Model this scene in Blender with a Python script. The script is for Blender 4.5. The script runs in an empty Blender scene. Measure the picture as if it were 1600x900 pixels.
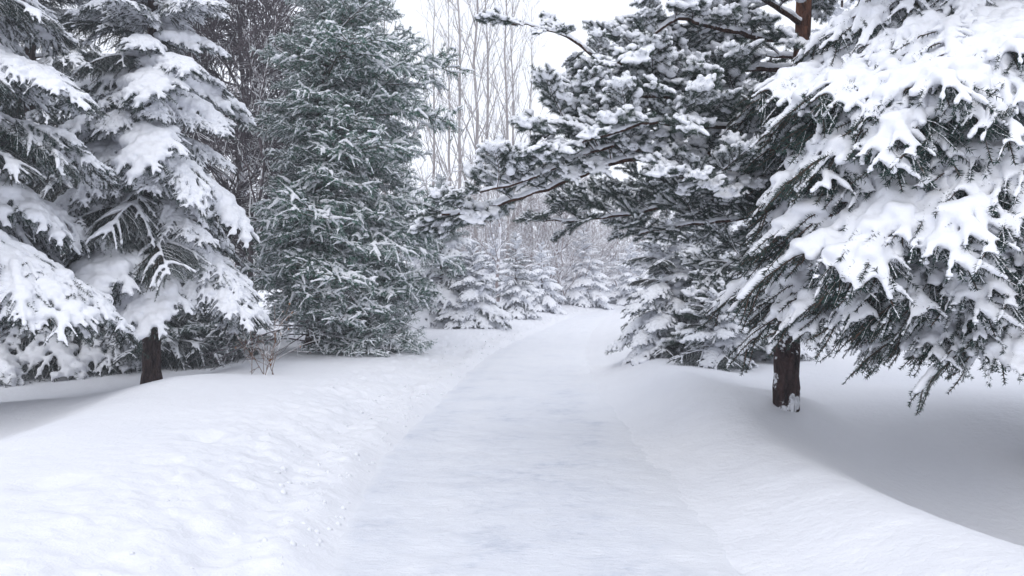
import bpy, math, random
import numpy as np
from mathutils import Vector, Matrix, Euler

# ------------------------------------------------------------------ camera, sky, sun, exposure
scene = bpy.context.scene
COL = scene.collection
R = math.radians
CAM = Vector((0.0, 0.0, 1.6))
FPX = 1317.0                                   # focal length in pixels of the 1600 px wide picture
cam_data = bpy.data.cameras.new("camera")
cam_data.sensor_width = 36.0
cam_data.lens = 36.0 * FPX / 1600.0
cam_data.clip_end = 600.0
cam_data.clip_start = 0.05
cam = bpy.data.objects.new("camera", cam_data)
cam.location = CAM
cam.rotation_euler = (R(90), 0, 0)
COL.objects.link(cam)
scene.camera = cam

world = bpy.data.worlds.new("World")
scene.world = world
world.use_nodes = True
wn, wl = world.node_tree.nodes, world.node_tree.links
wn.clear()
SUN_EL, SUN_AZ = 42.0, -168.0                   # azimuth measured from +Y towards +X
sky = wn.new("ShaderNodeTexSky")
sky.sky_type = 'NISHITA'
sky.sun_disc = False
sky.sun_elevation = R(SUN_EL)
sky.sun_rotation = R(SUN_AZ)
hsv = wn.new("ShaderNodeHueSaturation")
hsv.inputs['Saturation'].default_value = 0.12
wl.new(sky.outputs[0], hsv.inputs['Color'])
mixw = wn.new("ShaderNodeMix"); mixw.data_type = 'RGBA'
mixw.inputs['Factor'].default_value = 0.88     # the cloud layer covers the blue sky
mixw.inputs[7].default_value = (8.8, 9.2, 10.15, 1)
wl.new(hsv.outputs[0], mixw.inputs[6])
bg = wn.new("ShaderNodeBackground")
bg.inputs['Strength'].default_value = 0.1
wl.new(mixw.outputs[2], bg.inputs['Color'])
wo = wn.new("ShaderNodeOutputWorld")
wl.new(bg.outputs[0], wo.inputs['Surface'])

sun_data = bpy.data.lights.new("sun", 'SUN')
sun_data.energy = 0.6
sun_data.angle = R(40)
sun_data.color = (1.0, 0.965, 0.91)
sun = bpy.data.objects.new("sun", sun_data)
_sd = Vector((math.sin(R(SUN_AZ)) * math.cos(R(SUN_EL)), math.cos(R(SUN_AZ)) * math.cos(R(SUN_EL)), math.sin(R(SUN_EL))))
sun.rotation_euler = _sd.to_track_quat('Z', 'Y').to_euler()
sun.location = (0, 0, 30)
COL.objects.link(sun)

scene.view_settings.view_transform = 'Standard'
scene.view_settings.look = 'None'
scene.view_settings.exposure = 0.43
scene.view_settings.gamma = 1.0
scene.view_settings.use_curve_mapping = False
scene.render.engine = 'CYCLES'
scene.cycles.max_bounces = 7
scene.cycles.diffuse_bounces = 5
scene.cycles.volume_bounces = 1
scene.cycles.use_adaptive_sampling = True
scene.cycles.adaptive_threshold = 0.02
scene.cycles.use_denoising = True

rng = np.random.default_rng(7)
rnd = random.Random(11)
U = rnd.uniform

# ------------------------------------------------------------------ noise
def vnoise(x, y, seed=0):
    x = np.asarray(x, float); y = np.asarray(y, float)
    xi = np.floor(x).astype(np.int64); yi = np.floor(y).astype(np.int64)
    xf = x - xi; yf = y - yi
    def h(a, b):
        n = (a * 374761393 + b * 668265263 + seed * 974634777) & 0xFFFFFFFF
        n = ((n ^ (n >> 13)) * 1274126177) & 0xFFFFFFFF
        n = n ^ (n >> 16)
        return (n & 0xFFFF) / 65535.0
    u = xf * xf * xf * (xf * (xf * 6 - 15) + 10); v = yf * yf * yf * (yf * (yf * 6 - 15) + 10)
    a = h(xi, yi) * (1 - u) + h(xi + 1, yi) * u
    b = h(xi, yi + 1) * (1 - u) + h(xi + 1, yi + 1) * u
    return a * (1 - v) + b * v - 0.5
def fbm(x, y, seed=0, oct=4):
    s = 0; a = 1.0
    for k in range(oct):
        s = s + a * vnoise(x * 2 ** k, y * 2 ** k, seed + k * 17); a *= 0.5
    return s
def ss(a, b, x):
    t = np.clip((np.asarray(x, float) - a) / (b - a), 0, 1)
    return t * t * (3 - 2 * t)

# ------------------------------------------------------------------ ground shape
def rise(y):
    return 0.58 * ss(12, 52, y)
def flat_hit(px, py):
    d = 5.0
    for _ in range(60):
        d = 0.5 * d + 0.5 * max(0.5, (1.6 - float(rise(d))) * FPX / (py - 450.0))
    return (px - 800.0) / FPX * d, d
_L = [flat_hit(*p) for p in [(500, 900), (548, 800), (585, 728), (633, 675), (690, 619), (746, 566), (787, 541), (850, 513), (885, 498), (910, 489)]]
_R = [flat_hit(*p) for p in [(1165, 900), (1072, 787), (1010, 710), (960, 643), (928, 597), (914, 556), (921, 525), (941, 499), (962, 489)]]
LY = np.array([p[1] for p in _L]); LX = np.array([p[0] for p in _L])
RY = np.array([p[1] for p in _R]); RX = np.array([p[0] for p in _R])
def _smooth(yy, xx):
    g_ = np.linspace(math.log(yy[0]), math.log(yy[-1]), 160); v_ = np.interp(np.exp(g_), yy, xx)
    v_ = np.concatenate([2 * v_[0] - v_[12:0:-1], v_, 2 * v_[-1] - v_[-2:-14:-1]])
    k_ = np.hanning(27)[1:-1]; k_ /= k_.sum()
    return np.exp(g_), np.convolve(v_, k_, 'valid')
LY, LX = _smooth(LY, LX); RY, RX = _smooth(RY, RX)
def left_edge(y):
    e = np.interp(y, LY, LX)
    e = np.where(y < LY[0], LX[0] + 0.02 * (y - LY[0]), e)
    return np.where(y > LY[-1], LX[-1] + 0.42 * (y - LY[-1]), e)
def right_edge(y):
    e = np.interp(y, RY, RX)
    return np.where(y > RY[-1], RX[-1] + 0.42 * (y - RY[-1]), e)
def gz(x, y):
    x = np.asarray(x, float); y = np.asarray(y, float)
    wob = 0.05 * fbm(x * 0.3, y * 0.9, 5, 3) + 0.045 * fbm(x * 3.5, y * 3.0, 6, 4)
    u = left_edge(y) + wob - x               # > 0 to the left of the path
    v = x - right_edge(y) - wob              # > 0 to the right of the path
    z = rise(y) + 0.10 * fbm(x * 0.25 + 3, y * 0.25, 1, 3) * ss(0.6, 3.0, np.maximum(u, v))
    far = ss(9, 30, y)
    # left verge: a low thrown bank, a long swell, then a dip under the trees
    lb = 0.105 * ss(-0.06, 0.24, u) + 0.20 * ss(0.15, 1.6, u) - 0.035 * np.exp(-((u - 0.55) / 0.14) ** 2) * (1 - far)
    lb = lb - 0.34 * ss(2.6, 4.4, u - 0.10 * (y - 7)) * (1 - ss(14, 20, y)) - 0.12 * ss(3.0, 6.0, u)
    lb = lb + 0.22 * np.exp(-(((x + 6.3) / 2.6) ** 2 + ((y - 11.2) / 1.1) ** 2))
    lb = lb * (1 - 0.3 * far)
    rough = ss(0.02, 0.3, u) * (1 - ss(0.9, 2.4, u))
    z = z + lb + rough * (0.050 * fbm(x * 4.5, y * 3.2, 21, 4) + 0.030 * fbm(x * 13, y * 10, 22, 3))
    # right verge: a smooth berm and the well under the big spruce
    rb = 0.065 * ss(-0.08, 0.34, v) + 0.34 * ss(0.15, 1.15, v) * (1 - 0.45 * far)
    rb = rb - 0.10 * ss(1.1, 2.6, v) * (1 - far)
    rb = rb - 0.90 * np.exp(-(np.abs((x - 4.8 + 0.10 * (y - 6)) / 2.0) ** 2.6 + np.abs((y - 6.1) / 2.6) ** 2.6))
    rb = rb + 0.10 * np.exp(-(((x - 2.25) / 0.5) ** 2 + ((y - 10.2) / 1.9) ** 2))
    rb = rb + 0.16 * np.exp(-(((x - 3.1) / 0.55) ** 2 + ((y - 9.3) / 0.7) ** 2))
    z = z + rb * ss(-0.1, 0.1, v)
    # two old footfalls in the left bank
    for fx, fy, fr, fd in ((-2.72, 7.45, 0.16, 0.085), (-3.05, 5.55, 0.17, 0.055), (-1.72, 9.2, 0.09, 0.03)):
        z = z - fd * np.exp(-(((x - fx) / fr) ** 2 + ((y - fy) / (fr * 1.3)) ** 2) ** 1.5)
    inside = (1 - ss(-0.12, 0.05, u)) * (1 - ss(-0.12, 0.05, v))
    z = z + inside * (0.012 * fbm(x * 1.6, y * 2.4, 31, 3) + 0.012 * fbm(x * 7, y * 8, 33, 3) - 0.02)
    z = z + 0.006 * fbm(x * 6, y * 6, 41, 3) * (1 - inside)
    return z
def hit(px, py):
    lo, hi = 1.5, 120.0
    k = (py - 450.0) / FPX; m = (px - 800.0) / FPX
    for d in np.arange(2.0, 120.0, 0.05):
        if 1.6 - k * d <= float(gz(m * d, d)):
            return Vector((m * d, d, float(gz(m * d, d))))
    return Vector((m * 60, 60, float(gz(m * 60, 60))))
def P(px, py, d):
    return Vector(((px - 800.0) / FPX * d, d, 1.6 - (py - 450.0) / FPX * d))

# ------------------------------------------------------------------ materials
def mat(name):
    m = bpy.data.materials.new(name); m.use_nodes = True
    b = m.node_tree.nodes['Principled BSDF']
    return m, m.node_tree.nodes, m.node_tree.links, b
def N(nodes, t, **kw):
    n = nodes.new(t)
    for k, v in kw.items():
        if k in n.inputs: n.inputs[k].default_value = v
        else: setattr(n, k, v)
    return n
def noise(nodes, links, scale, detail=4, coord='Object', rough=0.55, vec=None):
    tc = nodes.new('ShaderNodeTexCoord')
    n = nodes.new('ShaderNodeTexNoise')
    n.inputs['Scale'].default_value = scale; n.inputs['Detail'].default_value = detail
    n.inputs['Roughness'].default_value = rough
    src = tc.outputs[coord]
    if vec:
        mp = nodes.new('ShaderNodeMapping'); mp.inputs['Scale'].default_value = vec
        links.new(src, mp.inputs[0]); src = mp.outputs[0]
    links.new(src, n.inputs['Vector'])
    return n
def ramp(nodes, links, src, stops):
    r = nodes.new('ShaderNodeValToRGB')
    el = r.color_ramp.elements
    while len(el) < len(stops): el.new(0.5)
    for e, (p, c) in zip(el, stops):
        e.position = p; e.color = (*c, 1)
    links.new(src, r.inputs[0])
    return r
def bumpn(nodes, links, b, src, strength, dist, prev=None):
    bp = nodes.new('ShaderNodeBump')
    bp.inputs['Strength'].default_value = strength; bp.inputs['Distance'].default_value = dist
    links.new(src, bp.inputs['Height'])
    if prev: links.new(prev.outputs[0], bp.inputs['Normal'])
    links.new(bp.outputs[0], b.inputs['Normal'])
    return bp
SNOW = (0.84, 0.852, 0.895)

def m_snow_ground():
    m, n, l, b = mat("snow_field")
    n1 = noise(n, l, 0.7, 5)
    r = ramp(n, l, n1.outputs[0], [(0.3, (0.80, 0.812, 0.862)), (0.7, (0.845, 0.853, 0.895))])
    l.new(r.outputs[0], b.inputs['Base Color'])
    b.inputs['Roughness'].default_value = 0.65
    b.inputs['Specular IOR Level'].default_value = 0.15
    n2 = noise(n, l, 14, 6, rough=0.6)
    n3 = noise(n, l, 90, 4, rough=0.7)
    b1 = bumpn(n, l, b, n2.outputs[0], 0.45, 0.035)
    bumpn(n, l, b, n3.outputs[0], 0.45, 0.007, b1)
    return m
def m_path():
    m, n, l, b = mat("packed_snow")
    n1 = noise(n, l, 11.0, 8, rough=0.72, vec=(0.7, 1.0, 1))
    n0 = noise(n, l, 1.6, 4)
    mx = N(n, 'ShaderNodeMath', operation='ADD')
    l.new(n1.outputs[0], mx.inputs[0]); l.new(n0.outputs[0], mx.inputs[1])
    dv = N(n, 'ShaderNodeMath', operation='MULTIPLY'); dv.inputs[1].default_value = 0.5
    l.new(mx.outputs[0], dv.inputs[0])
    r = ramp(n, l, dv.outputs[0], [(0.38, (0.62, 0.655, 0.74)), (0.46, (0.755, 0.778, 0.848)), (0.56, (0.80, 0.82, 0.88))])
    at = n.new('ShaderNodeAttribute'); at.attribute_name = 'loose'      # loose snow and a paler far stretch, less a painted shade band
    mx2 = n.new('ShaderNodeMix'); mx2.data_type = 'RGBA'
    l.new(at.outputs['Fac'], mx2.inputs[0]); l.new(r.outputs[0], mx2.inputs[6]); mx2.inputs[7].default_value = (0.835, 0.85, 0.90, 1)
    l.new(mx2.outputs[2], b.inputs['Base Color'])
    b.inputs['Roughness'].default_value = 0.5
    b.inputs['Specular IOR Level'].default_value = 0.2
    n2 = noise(n, l, 22, 6, rough=0.7, vec=(0.6, 1.4, 1))
    b1 = bumpn(n, l, b, n1.outputs[0], 0.7, 0.025)
    bumpn(n, l, b, n2.outputs[0], 0.7, 0.014, b1)
    return m
def m_snow():
    m, n, l, b = mat("fresh_snow")
    b.inputs['Base Color'].default_value = (*SNOW, 1)
    b.inputs['Roughness'].default_value = 0.7
    b.inputs['Specular IOR Level'].default_value = 0.1
    n2 = noise(n, l, 60, 5, rough=0.7)
    bumpn(n, l, b, n2.outputs[0], 0.6, 0.010)
    return m
def m_needle(name, c0, c1, frost=0.0):
    m, n, l, b = mat(name)
    oi = n.new('ShaderNodeObjectInfo')
    n1 = noise(n, l, 9.0, 3)
    ad = N(n, 'ShaderNodeMath', operation='MULTIPLY_ADD'); ad.inputs[1].default_value = 0.35
    l.new(oi.outputs['Random'], ad.inputs[0]); l.new(n1.outputs[0], ad.inputs[2])
    r = ramp(n, l, ad.outputs[0], [(0.35, c0), (0.95, c1)])
    out = r.outputs[0]
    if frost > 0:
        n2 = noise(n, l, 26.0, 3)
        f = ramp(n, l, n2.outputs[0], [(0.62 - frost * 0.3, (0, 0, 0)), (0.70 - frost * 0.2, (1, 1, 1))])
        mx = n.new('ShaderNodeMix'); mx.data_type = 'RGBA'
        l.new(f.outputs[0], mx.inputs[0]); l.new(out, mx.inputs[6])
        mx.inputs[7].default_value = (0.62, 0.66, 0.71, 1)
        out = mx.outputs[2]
    l.new(out, b.inputs['Base Color'])
    b.inputs['Roughness'].default_value = 0.6
    b.inputs['Specular IOR Level'].default_value = 0.25
    return m
def m_bark(name, c0, c1, snow=0.5, lo=0.45, scale=18, stretch=(1, 1, 0.25), plaster=0.0, bump=0.02):
    """bark with snow lying on whatever faces up, and (plaster) patches stuck to the sides"""
    m, n, l, b = mat(name)
    n1 = noise(n, l, scale, 5, vec=stretch, rough=0.65)
    r = ramp(n, l, n1.outputs[0], [(0.35, c0), (0.65, c1)])
    g = n.new('ShaderNodeNewGeometry')
    sx = n.new('ShaderNodeSeparateXYZ'); l.new(g.outputs['True Normal'], sx.inputs[0])
    n2 = noise(n, l, 6, 4)
    a = N(n, 'ShaderNodeMath', operation='MULTIPLY_ADD'); a.inputs[1].default_value = 0.9
    l.new(n2.outputs[0], a.inputs[0]); l.new(sx.outputs['Z'], a.inputs[2])
    f = ramp(n, l, a.outputs[0], [(min(0.98, lo + 0.45 - snow * 0.3), (0, 0, 0)), (min(1.0, lo + 0.5 - snow * 0.3), (1, 1, 1))])
    fac = f.outputs[0]
    if plaster > 0:
        n3 = noise(n, l, 3.1, 5, rough=0.65)
        f3 = ramp(n, l, n3.outputs[0], [(0.66 - plaster * 0.2, (0, 0, 0)), (0.69 - plaster * 0.2, (1, 1, 1))])
        ad = N(n, 'ShaderNodeMath', operation='MAXIMUM')
        l.new(fac, ad.inputs[0]); l.new(f3.outputs[0], ad.inputs[1]); fac = ad.outputs[0]
    mx = n.new('ShaderNodeMix'); mx.data_type = 'RGBA'
    l.new(fac, mx.inputs[0]); l.new(r.outputs[0], mx.inputs[6]); mx.inputs[7].default_value = (*SNOW, 1)
    l.new(mx.outputs[2], b.inputs['Base Color'])
    b.inputs['Roughness'].default_value = 0.85
    b.inputs['Specular IOR Level'].default_value = 0.1
    if bump:
        b0 = bumpn(n, l, b, n1.outputs[0], 0.8, bump)
        vo = n.new('ShaderNodeTexVoronoi'); vo.feature = 'DISTANCE_TO_EDGE'; vo.inputs['Scale'].default_value = scale * 1.3
        mp = n.new('ShaderNodeMapping'); mp.inputs['Scale'].default_value = (1, 1, 0.45); tcc = n.new('ShaderNodeTexCoord')
        l.new(tcc.outputs['Object'], mp.inputs[0]); l.new(mp.outputs[0], vo.inputs['Vector'])
        bumpn(n, l, b, vo.outputs[0], 1.0, bump * 2.5, b0)
    return m
M = dict(
    ground=m_snow_ground(), path=m_path(), snow=m_snow(),
    spruce=m_needle("spruce_needles", (0.010, 0.026, 0.024), (0.026, 0.058, 0.048)),
    pine=m_needle("pine_needles", (0.026, 0.046, 0.038), (0.06, 0.09, 0.07), 0.12),
    fir=m_needle("fir_needles", (0.030, 0.092, 0.064), (0.072, 0.175, 0.125), 0.25),
    far=m_needle("frost_haze_needles", (0.09, 0.115, 0.115), (0.16, 0.19, 0.185), 0.55),  # frosted far needles, paled further so the colour carries distance haze
    twig=m_bark("twig_bark", (0.05, 0.032, 0.026), (0.11, 0.07, 0.055), 0.3, bump=0),
    bark=m_bark("spruce_bark", (0.025, 0.016, 0.016), (0.10, 0.065, 0.06), 0.5, plaster=0.25, scale=14),
    snowy_bark=m_bark("plastered_bark", (0.018, 0.012, 0.013), (0.075, 0.045, 0.042), 0.5, plaster=0.62, scale=14, bump=0.035),
    pine_bark=m_bark("pine_bark", (0.045, 0.022, 0.017), (0.16, 0.072, 0.045), 0.5, plaster=0.2, scale=12, bump=0.03),
    limb=m_bark("limb_bark", (0.03, 0.018, 0.016), (0.10, 0.055, 0.04), 0.9, lo=0.35),
    poplar=m_bark("poplar_bark", (0.26, 0.235, 0.235), (0.42, 0.39, 0.385), 0.5, bump=0),  # bark lightened, distance haze put into its colour
    purple=m_bark("dark_twigs", (0.10, 0.085, 0.095), (0.18, 0.155, 0.17), 1.0, lo=0.40, bump=0),  # purplish twigs, lightened with some haze in the colour
    brush=m_bark("brush_twigs", (0.22, 0.185, 0.185), (0.36, 0.31, 0.31), 1.2, lo=0.34, bump=0),  # snowy twigs in paler grey, haze painted into the base colour
    shrub=m_bark("shrub_twigs", (0.09, 0.055, 0.04), (0.20, 0.125, 0.09), 0.7, bump=0),
    leaf=m_bark("dry_leaf", (0.16, 0.07, 0.03), (0.30, 0.15, 0.07), 0.3, bump=0),
)

# ------------------------------------------------------------------ mesh helpers
class Geo:
    def __init__(s):
        s.v = []; s.t = []; s.q = []; s.n = 0          # t/q: (faces, material index)
    def add(s, v, tri=None, quad=None, mi=0):
        v = np.asarray(v, np.float32)
        s.v.append(v)
        if tri is not None and len(tri): s.t.append((np.asarray(tri) + s.n, mi))
        if quad is not None and len(quad): s.q.append((np.asarray(quad) + s.n, mi))
        s.n += len(v)
    def mesh(s, name, mats, smooth=True):
        me = bpy.data.meshes.new(name)
        V = np.concatenate(s.v) if s.v else np.zeros((0, 3), np.float32)
        T = np.concatenate([a for a, _ in s.t]) if s.t else np.zeros((0, 3), int)
        Q = np.concatenate([a for a, _ in s.q]) if s.q else np.zeros((0, 4), int)
        TM = np.concatenate([np.full(len(a), m) for a, m in s.t]) if s.t else np.zeros(0, int)
        QM = np.concatenate([np.full(len(a), m) for a, m in s.q]) if s.q else np.zeros(0, int)
        me.vertices.add(len(V)); me.vertices.foreach_set('co', V.ravel())
        loops = np.concatenate([T.ravel(), Q.ravel()]).astype(np.int32)
        me.loops.add(len(loops)); me.loops.foreach_set('vertex_index', loops)
        starts = np.concatenate([np.arange(len(T)) * 3, len(T) * 3 + np.arange(len(Q)) * 4]).astype(np.int32)
        me.polygons.add(len(starts)); me.polygons.foreach_set('loop_start', starts)
        me.polygons.foreach_set('material_index', np.concatenate([TM, QM]).astype(np.int32))
        me.polygons.foreach_set('use_smooth', np.full(len(starts), smooth))
        for m in mats: me.materials.append(m)
        me.update(calc_edges=True)
        return me
def frame(d):
    d = d / (np.linalg.norm(d) + 1e-9)
    a = np.array([0, 0, 1.0]) if abs(d[2]) < 0.9 else np.array([1.0, 0, 0])
    s = np.cross(d, a); s /= np.linalg.norm(s)
    return d, s, np.cross(s, d)
def tube(g, pts, rad, n=5, mi=0, cap=True):
    pts = np.asarray(pts, float); k = len(pts)
    rad = np.broadcast_to(np.asarray(rad, float), (k,))
    tang = np.gradient(pts, axis=0)
    d, s, t = frame(tang.mean(0))
    ang = np.arange(n) / n * 2 * math.pi
    V = np.empty((k, n, 3))
    for i in range(k):
        di = tang[i] / (np.linalg.norm(tang[i]) + 1e-9)
        si = s - di * np.dot(s, di); si /= np.linalg.norm(si) + 1e-9
        ti = np.cross(si, di)
        V[i] = pts[i] + rad[i] * (np.cos(ang)[:, None] * si + np.sin(ang)[:, None] * ti)
    idx = np.arange(k * n).reshape(k, n)
    a = idx[:-1]; b = idx[1:]
    Q = np.stack([a, b, np.roll(b, -1, 1), np.roll(a, -1, 1)], -1).reshape(-1, 4)
    V = V.reshape(-1, 3); T = None
    if cap and n >= 5:
        V = np.vstack([V, pts[0], pts[-1]])
        e = k * n
        T = [(e, i, (i + 1) % n) for i in range(n)] + [(e + 1, (k - 1) * n + (i + 1) % n, (k - 1) * n + i) for i in range(n)]
    g.add(V, T, Q, mi)
def needles(g, p0, p1, dens, length, width, mi=0, spread=0.9):
    """thin pointed blades standing round a set of twig segments (arrays p0, p1)"""
    p0 = np.asarray(p0, float); p1 = np.asarray(p1, float)
    L = np.linalg.norm(p1 - p0, axis=1)
    cnt = np.maximum(1, np.round(L * dens + rng.random(len(L)) * 0.5)).astype(int)
    i = np.repeat(np.arange(len(L)), cnt); n = len(i)
    t = rng.random(n)[:, None]
    ax = (p1 - p0)[i] / (L[i][:, None] + 1e-9)
    base = p0[i] + (p1 - p0)[i] * t
    r = rng.normal(size=(n, 3)); r -= ax * (r * ax).sum(1)[:, None]; r /= np.linalg.norm(r, axis=1)[:, None] + 1e-9
    d = ax * (1 - spread * 0.55) + r * spread; d /= np.linalg.norm(d, axis=1)[:, None]
    ln = (length * (0.7 + 0.5 * rng.random(n)))[:, None]
    w = np.cross(d, rng.normal(size=(n, 3))); w /= np.linalg.norm(w, axis=1)[:, None] + 1e-9
    w *= width * 0.5
    V = np.stack([base - w, base + w, base + d * ln], 1).reshape(-1, 3)
    g.add(V, np.arange(n * 3).reshape(-1, 3), None, mi)
# unit capsule: rings along (a = axial in radii, e = which end, f = ring radius)
_RING = [(-0.95, 0, 0.25), (-0.6, 0, 0.8), (0, 0, 1.0), (0, 1, 1.0), (0.6, 1, 0.8), (0.95, 1, 0.25)]
def capsules(g, p0, p1, r0, r1, squash=0.85, n=7):
    p0 = np.asarray(p0, float); p1 = np.asarray(p1, float)
    r0 = np.asarray(r0, float); r1 = np.asarray(r1, float); K = len(p0)
    ax = p1 - p0; L = np.linalg.norm(ax, axis=1)[:, None]; ax = ax / (L + 1e-9)
    up = np.tile([0, 0, 1.0], (K, 1)); up[np.abs(ax[:, 2]) > 0.9] = [1, 0, 0]
    s = np.cross(ax, up); s /= np.linalg.norm(s, axis=1)[:, None]; t = np.cross(s, ax)
    ang = np.arange(n) / n * 2 * math.pi
    rings = []
    for a, e, f in _RING:
        c = (p0 if e == 0 else p1); r = (r0 if e == 0 else r1)[:, None]
        cc = c + ax * a * r
        off = (np.cos(ang)[None, :, None] * s[:, None] + np.sin(ang)[None, :, None] * t[:, None]) * (r * f)[:, None]
        off[..., 2] *= squash
        rings.append(cc[:, None] + off)
    V = np.stack(rings, 1)                                   # K, 6, n, 3
    m = 6 * n
    idx = np.arange(m).reshape(6, n); a = idx[:-1]; b = idx[1:]
    Q = np.stack([a, np.roll(a, -1, 1), np.roll(b, -1, 1), b], -1).reshape(-1, 4)
    T = [(0, i + 1, i) if False else (0, i + 1, i) for i in range(1, n - 1)]
    T = [(0, i + 1, i) for i in range(1, n - 1)] + [(5 * n, 5 * n + i, 5 * n + i + 1) for i in range(1, n - 1)]
    offs = (np.arange(K) * m)[:, None, None]
    g.add(V.reshape(-1, 3), (np.array(T)[None] + offs).reshape(-1, 3), (Q[None] + offs).reshape(-1, 4))
LUMP = bpy.data.textures.new("lumps", 'CLOUDS'); LUMP.noise_scale = 0.032; LUMP.noise_depth = 3
def melt(g, voxel, iters=4, name="snow", mats=(), lump=0.016):
    """fuse overlapping lumps of snow into one smooth crust"""
    me = g.mesh("lumps", [])
    o = bpy.data.objects.new("lumps", me); COL.objects.link(o)
    r = o.modifiers.new("r", 'REMESH'); r.mode = 'VOXEL'; r.voxel_size = voxel; r.use_smooth_shade = True
    s = o.modifiers.new("s", 'SMOOTH'); s.factor = 0.5; s.iterations = iters
    if lump:
        d_ = o.modifiers.new("d", 'DISPLACE'); d_.texture = LUMP; d_.strength = lump; d_.mid_level = 0.5; d_.texture_coords = 'LOCAL'
    dg = bpy.context.evaluated_depsgraph_get()
    out = bpy.data.meshes.new_from_object(o.evaluated_get(dg))
    bpy.data.objects.remove(o); bpy.data.meshes.remove(me)
    out.name = name
    out.materials.clear()
    for m in mats: out.materials.append(m)
    out.polygons.foreach_set('use_smooth', [True] * len(out.polygons)); out.update()
    return out

# ------------------------------------------------------------------ objects
def tag(o, label=None, cat=None, group=None, kind=None):
    if label: o['label'] = label
    if cat: o['category'] = cat
    if group: o['group'] = group
    if kind: o['kind'] = kind
    return o
def link(name, me, parent=None, mw=None):
    o = bpy.data.objects.new(name, me); COL.objects.link(o)
    if parent: o.parent = parent
    if mw is not None: o.matrix_basis = mw
    return o
def empty(name, loc, label, cat, group=None):
    o = bpy.data.objects.new(name, None); COL.objects.link(o)
    o.location = loc; o.empty_display_size = 0.3
    return tag(o, label, cat, group)
def copy_tree(o, parent=None):
    c = o.copy(); COL.objects.link(c)
    if parent: c.parent = parent
    for ch in list(o.children): copy_tree(ch, c)
    return c

# ------------------------------------------------------------------ bough prototypes (1 m long, pointing along +X)
def add_twig(tw, pts, r0, r1, sn, nd=True, w0=0.003, w1=0.0012):
    tw.append((np.asarray(pts, float), r0, r1, sn, nd, w0, w1))
def build_proto(tw, pads, needle_mat, nl, nw, dens, voxel, squash, lift, nm, iters=4, spread=0.9, split=True):
    g = Geo()
    a0 = []; a1 = []
    c0 = []; c1 = []; cr0 = []; cr1 = []
    for pts, r0, r1, sn, nd, w0, w1 in tw:
        k = len(pts)
        if w0 > 0: tube(g, pts, np.linspace(w0, w1, k), 3, 1, False)
        if nd: a0.append(pts[:-1]); a1.append(pts[1:])
        if sn:
            rr = np.linspace(r0, r1, k) * (0.72 + 0.56 * rng.random(k))
            q = pts + np.stack([np.zeros(k), np.zeros(k), rr * lift], 1)
            c0.append(q[:-1]); c1.append(q[1:]); cr0.append(rr[:-1]); cr1.append(rr[1:])
    needles(g, np.concatenate(a0), np.concatenate(a1), dens, nl, nw, 0, spread)
    sg = Geo()
    capsules(sg, np.concatenate(c0), np.concatenate(c1), np.concatenate(cr0), np.concatenate(cr1), squash)
    if pads:
        pp = np.array([p for p, _ in pads]); pr = np.array([r for _, r in pads])
        capsules(sg, pp, pp + [1e-3, 0, 0], pr, pr, 0.62, 9)
    snow = melt(sg, voxel, iters, nm + "_snow", [M['snow']])
    needle_me = g.mesh(nm, [needle_mat, M['twig']])
    return needle_me, snow
def axis_pts(droop, r, k=12, up=0.06):
    s = np.linspace(0, 1, k)
    wob = r.uniform(-0.05, 0.05)
    return np.stack([s * 0.98, wob * np.sin(s * 4), up * np.sin(math.pi * s) - droop * s ** 2], 1)
def at_axis(ax, s):
    f = s * (len(ax) - 1); i = min(int(f), len(ax) - 2); return ax[i] + (ax[i + 1] - ax[i]) * (f - i)
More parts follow.
